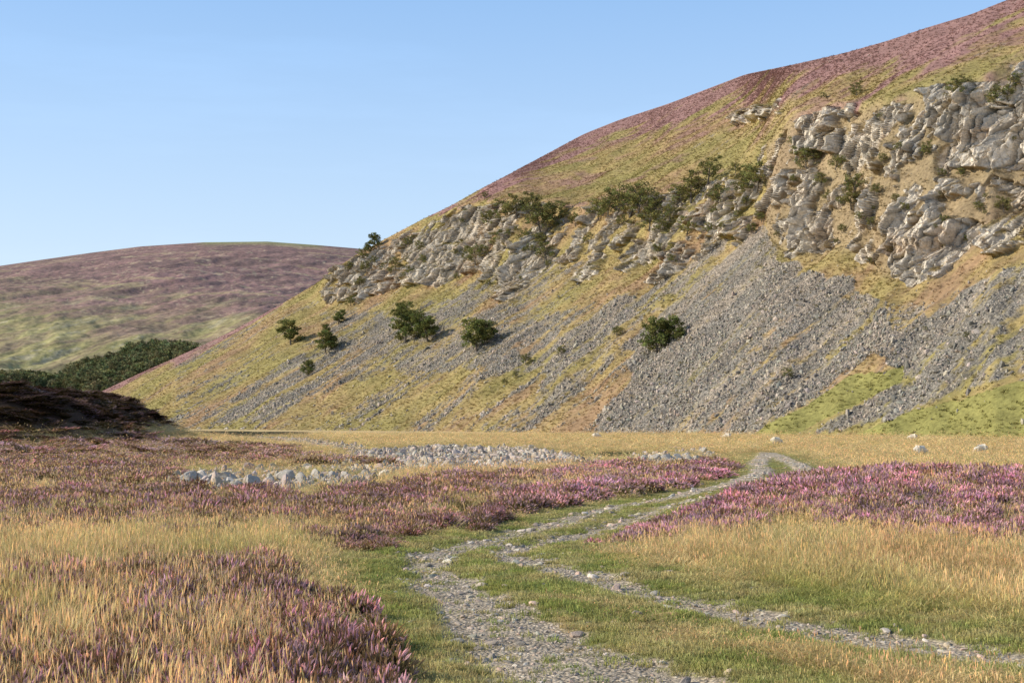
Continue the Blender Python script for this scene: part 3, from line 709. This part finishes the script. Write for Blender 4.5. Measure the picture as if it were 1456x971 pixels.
# ================= BOULDERS =================
BM=[rock_mesh(600+s_,3,M_boul,.8,amp=.3) for s_ in range(6)]
for (u,v,w) in B:
    x,y=gpt(u,v); x=float(x);y=float(y); s=w/F*y*.68
    z=float(ground_z(np.array([x]),np.array([y]))[0])
    o=link(bpy.data.objects.new('boulder',BM[rng.integers(0,6)])); o.location=(x,y,z+s*.35); o.scale=(s,s,s); o.rotation_euler=(rng.uniform(-.3,.3),rng.uniform(-.3,.3),rng.uniform(0,6.28))

# ================= SHEEP =================
def sheep_mesh(graze):
    V=[];E=[];Rr=[]
    def add(p,r,par=None):
        V.append(p);Rr.append(r)
        if par is not None: E.append((par,len(V)-1))
        return len(V)-1
    mid=add((0,0,.56),(.25,.27)); rump=add((-.30,0,.57),(.23,.24),mid); tail0=add((-.47,0,.55),(.13,.14),rump); tail=add((-.54,0,.42),(.035,.035),tail0)
    ch=add((.28,0,.56),(.22,.25),mid)
    if graze: nk=add((.47,0,.50),(.12,.12),ch); nk2=add((.60,0,.33),(.085,.08),nk); hd=add((.66,0,.20),(.075,.07),nk2); mz=add((.72,0,.07),(.042,.04),hd)
    else: nk=add((.45,0,.68),(.12,.12),ch); nk2=add((.53,0,.82),(.085,.08),nk); hd=add((.60,0,.90),(.075,.075),nk2); mz=add((.76,0,.83),(.042,.04),hd)
    for sx in (-1,1):
        e=add((V[hd][0]-.03,sx*.07,V[hd][2]+.03),(.02,.03),hd); add((V[hd][0]-.05,sx*.16,V[hd][2]+.02),(.012,.025),e)
        a_=add((.30,sx*.12,.36),(.085,.075),ch); b=add((.31,sx*.12,.22),(.038,.038),a_); c_=add((.31,sx*.12,.06),(.026,.026),b); add((.34,sx*.12,.015),(.034,.028),c_)
        a_=add((-.28,sx*.12,.40),(.11,.09),rump); b=add((-.24,sx*.13,.30),(.06,.05),a_); h_=add((-.38,sx*.13,.21),(.034,.03),b); c_=add((-.36,sx*.13,.06),(.025,.025),h_); add((-.33,sx*.13,.015),(.034,.028),c_)
    me=bpy.data.meshes.new('sheep_skel'); me.from_pydata(V,E,[]); o=link(bpy.data.objects.new('tmp',me))
    md=o.modifiers.new('s','SKIN')
    for i,rr in enumerate(Rr): me.skin_vertices[0].data[i].radius=rr
    me.skin_vertices[0].data[0].use_root=True
    o.modifiers.new('ss','SUBSURF').levels=2; o.modifiers['ss'].render_levels=2
    dg=bpy.context.evaluated_depsgraph_get(); m2=bpy.data.meshes.new_from_object(o.evaluated_get(dg))
    bpy.data.objects.remove(o)
    co=np.array([v.co[:] for v in m2.vertices])
    skin=(co[:,2]<.27)&(co[:,0]<.5)|(np.hypot(co[:,0]-V[hd][0],co[:,2]-V[hd][2])<.12)|(np.hypot(co[:,0]-V[mz][0],co[:,2]-V[mz][2])<.1)
    nz=fbm3(co[:,0]*14,co[:,1]*14,co[:,2]*14,2); nr=np.array([v.normal[:] for v in m2.vertices])
    co=co+nr*(nz*.02*(~skin))[:,None]; m2.vertices.foreach_set('co',co.astype(np.float32).ravel())
    at=m2.attributes.new('pc','FLOAT_COLOR','POINT'); cc=np.where(skin[:,None],np.array((.45,.40,.34)),np.array((.74,.67,.56))); cc=np.concatenate([cc,np.ones((len(cc),1))],1)
    at.data.foreach_set('color',cc.astype(np.float32).ravel()); m2.materials.clear(); m2.materials.append(M_wool)
    m2.polygons.foreach_set('use_smooth',np.ones(len(m2.polygons),bool)); m2.update(); return m2
M_wool=veg_mat('sheep_wool',.05,False)
SH=[sheep_mesh(True),sheep_mesh(False)]
for (u,v,yaw,k) in [(1104,634,.2,0),(1298,627,2.9,0),(1309,650,.3,0),(1395,646,3.3,0),(848,625,.1,0),(1034,625,2.8,0),(283,611.5,.4,0),(322,612,3.,0),(345,612,.2,1)]:
    x,y=gpt(u,v); x=float(x);y=float(y); z=float(ground_z(np.array([x]),np.array([y]))[0])
    o=link(bpy.data.objects.new('sheep',SH[k])); o.location=(x,y,z); o.rotation_euler=(0,0,yaw); k_=.9 if y<130 else 1.05; o.scale=(k_,)*3

# ================= LIGHT, SKY, CAMERA =================
EL=math.radians(29)
sdir=Vector((-math.cos(EL)*.996,-math.cos(EL)*.08,math.sin(EL))).normalized()
L=bpy.data.lights.new('sun','SUN'); L.energy=5.0; L.angle=math.radians(.5); L.color=(1,.91,.74)
so=link(bpy.data.objects.new('sun',L)); so.rotation_euler=sdir.to_track_quat('Z','Y').to_euler(); so.location=(-50,0,60)
wd=bpy.data.worlds.new('World'); scn.world=wd; wd.use_nodes=True; nt=wd.node_tree
for n_ in list(nt.nodes): nt.nodes.remove(n_)
wo=N(nt,'ShaderNodeOutputWorld'); bg=N(nt,'ShaderNodeBackground'); bg.inputs[1].default_value=.135
sk=N(nt,'ShaderNodeTexSky'); sk.sky_type='NISHITA'; sk.sun_disc=False; sk.sun_elevation=EL
sk.sun_rotation=math.atan2(sdir.x,sdir.y); sk.altitude=300; sk.air_density=1.0; sk.dust_density=.6; sk.ozone_density=1.6
tc=N(nt,'ShaderNodeTexCoord'); mp=N(nt,'ShaderNodeMapping'); mp.inputs['Scale'].default_value=(1.2,2.,9.); mp.inputs['Rotation'].default_value=(.1,.25,0); nt.links.new(tc.outputs['Generated'],mp.inputs[0])
sx=N(nt,'ShaderNodeSeparateXYZ'); nt.links.new(tc.outputs['Generated'],sx.inputs[0])
nz=noise(nt,mp.outputs[0],2.2,7,.6); cl=mrange(nt,nz.outputs['Fac'],.48,.85,0,.16)
# thin high veil of haze: pale near the horizon, bluer and thinner overhead
veil=N(nt,'ShaderNodeMix'); veil.data_type='RGBA'; nt.links.new(mrange(nt,sx.outputs[2],0,.32,0,1),veil.inputs[0]); veil.inputs[6].default_value=(6.5,7.2,7.4,1); veil.inputs[7].default_value=(3.0,5.6,9.8,1)
vf=mth(nt,'ADD',mrange(nt,sx.outputs[2],0,.32,.84,.46),cl)
vf=mth(nt,'MULTIPLY',vf,mrange(nt,sx.outputs[2],.33,.5,1.,.08))
mx=N(nt,'ShaderNodeMix'); mx.data_type='RGBA'; nt.links.new(vf,mx.inputs[0]); nt.links.new(sk.outputs[0],mx.inputs[6]); nt.links.new(veil.outputs[2],mx.inputs[7])
nt.links.new(mx.outputs[2],bg.inputs[0]); nt.links.new(bg.outputs[0],wo.inputs[0])
cam=bpy.data.cameras.new('camera'); cam.sensor_width=36; cam.lens=F/W*36; cam.clip_end=20000; cam.clip_start=.1
co_=link(bpy.data.objects.new('camera',cam)); co_.location=(0,0,CH); co_.rotation_euler=(math.pi/2+PITCH,0,0); scn.camera=co_
print('hill Y3 range',Y3.min(),Y3.max(),'cells',HX.shape)
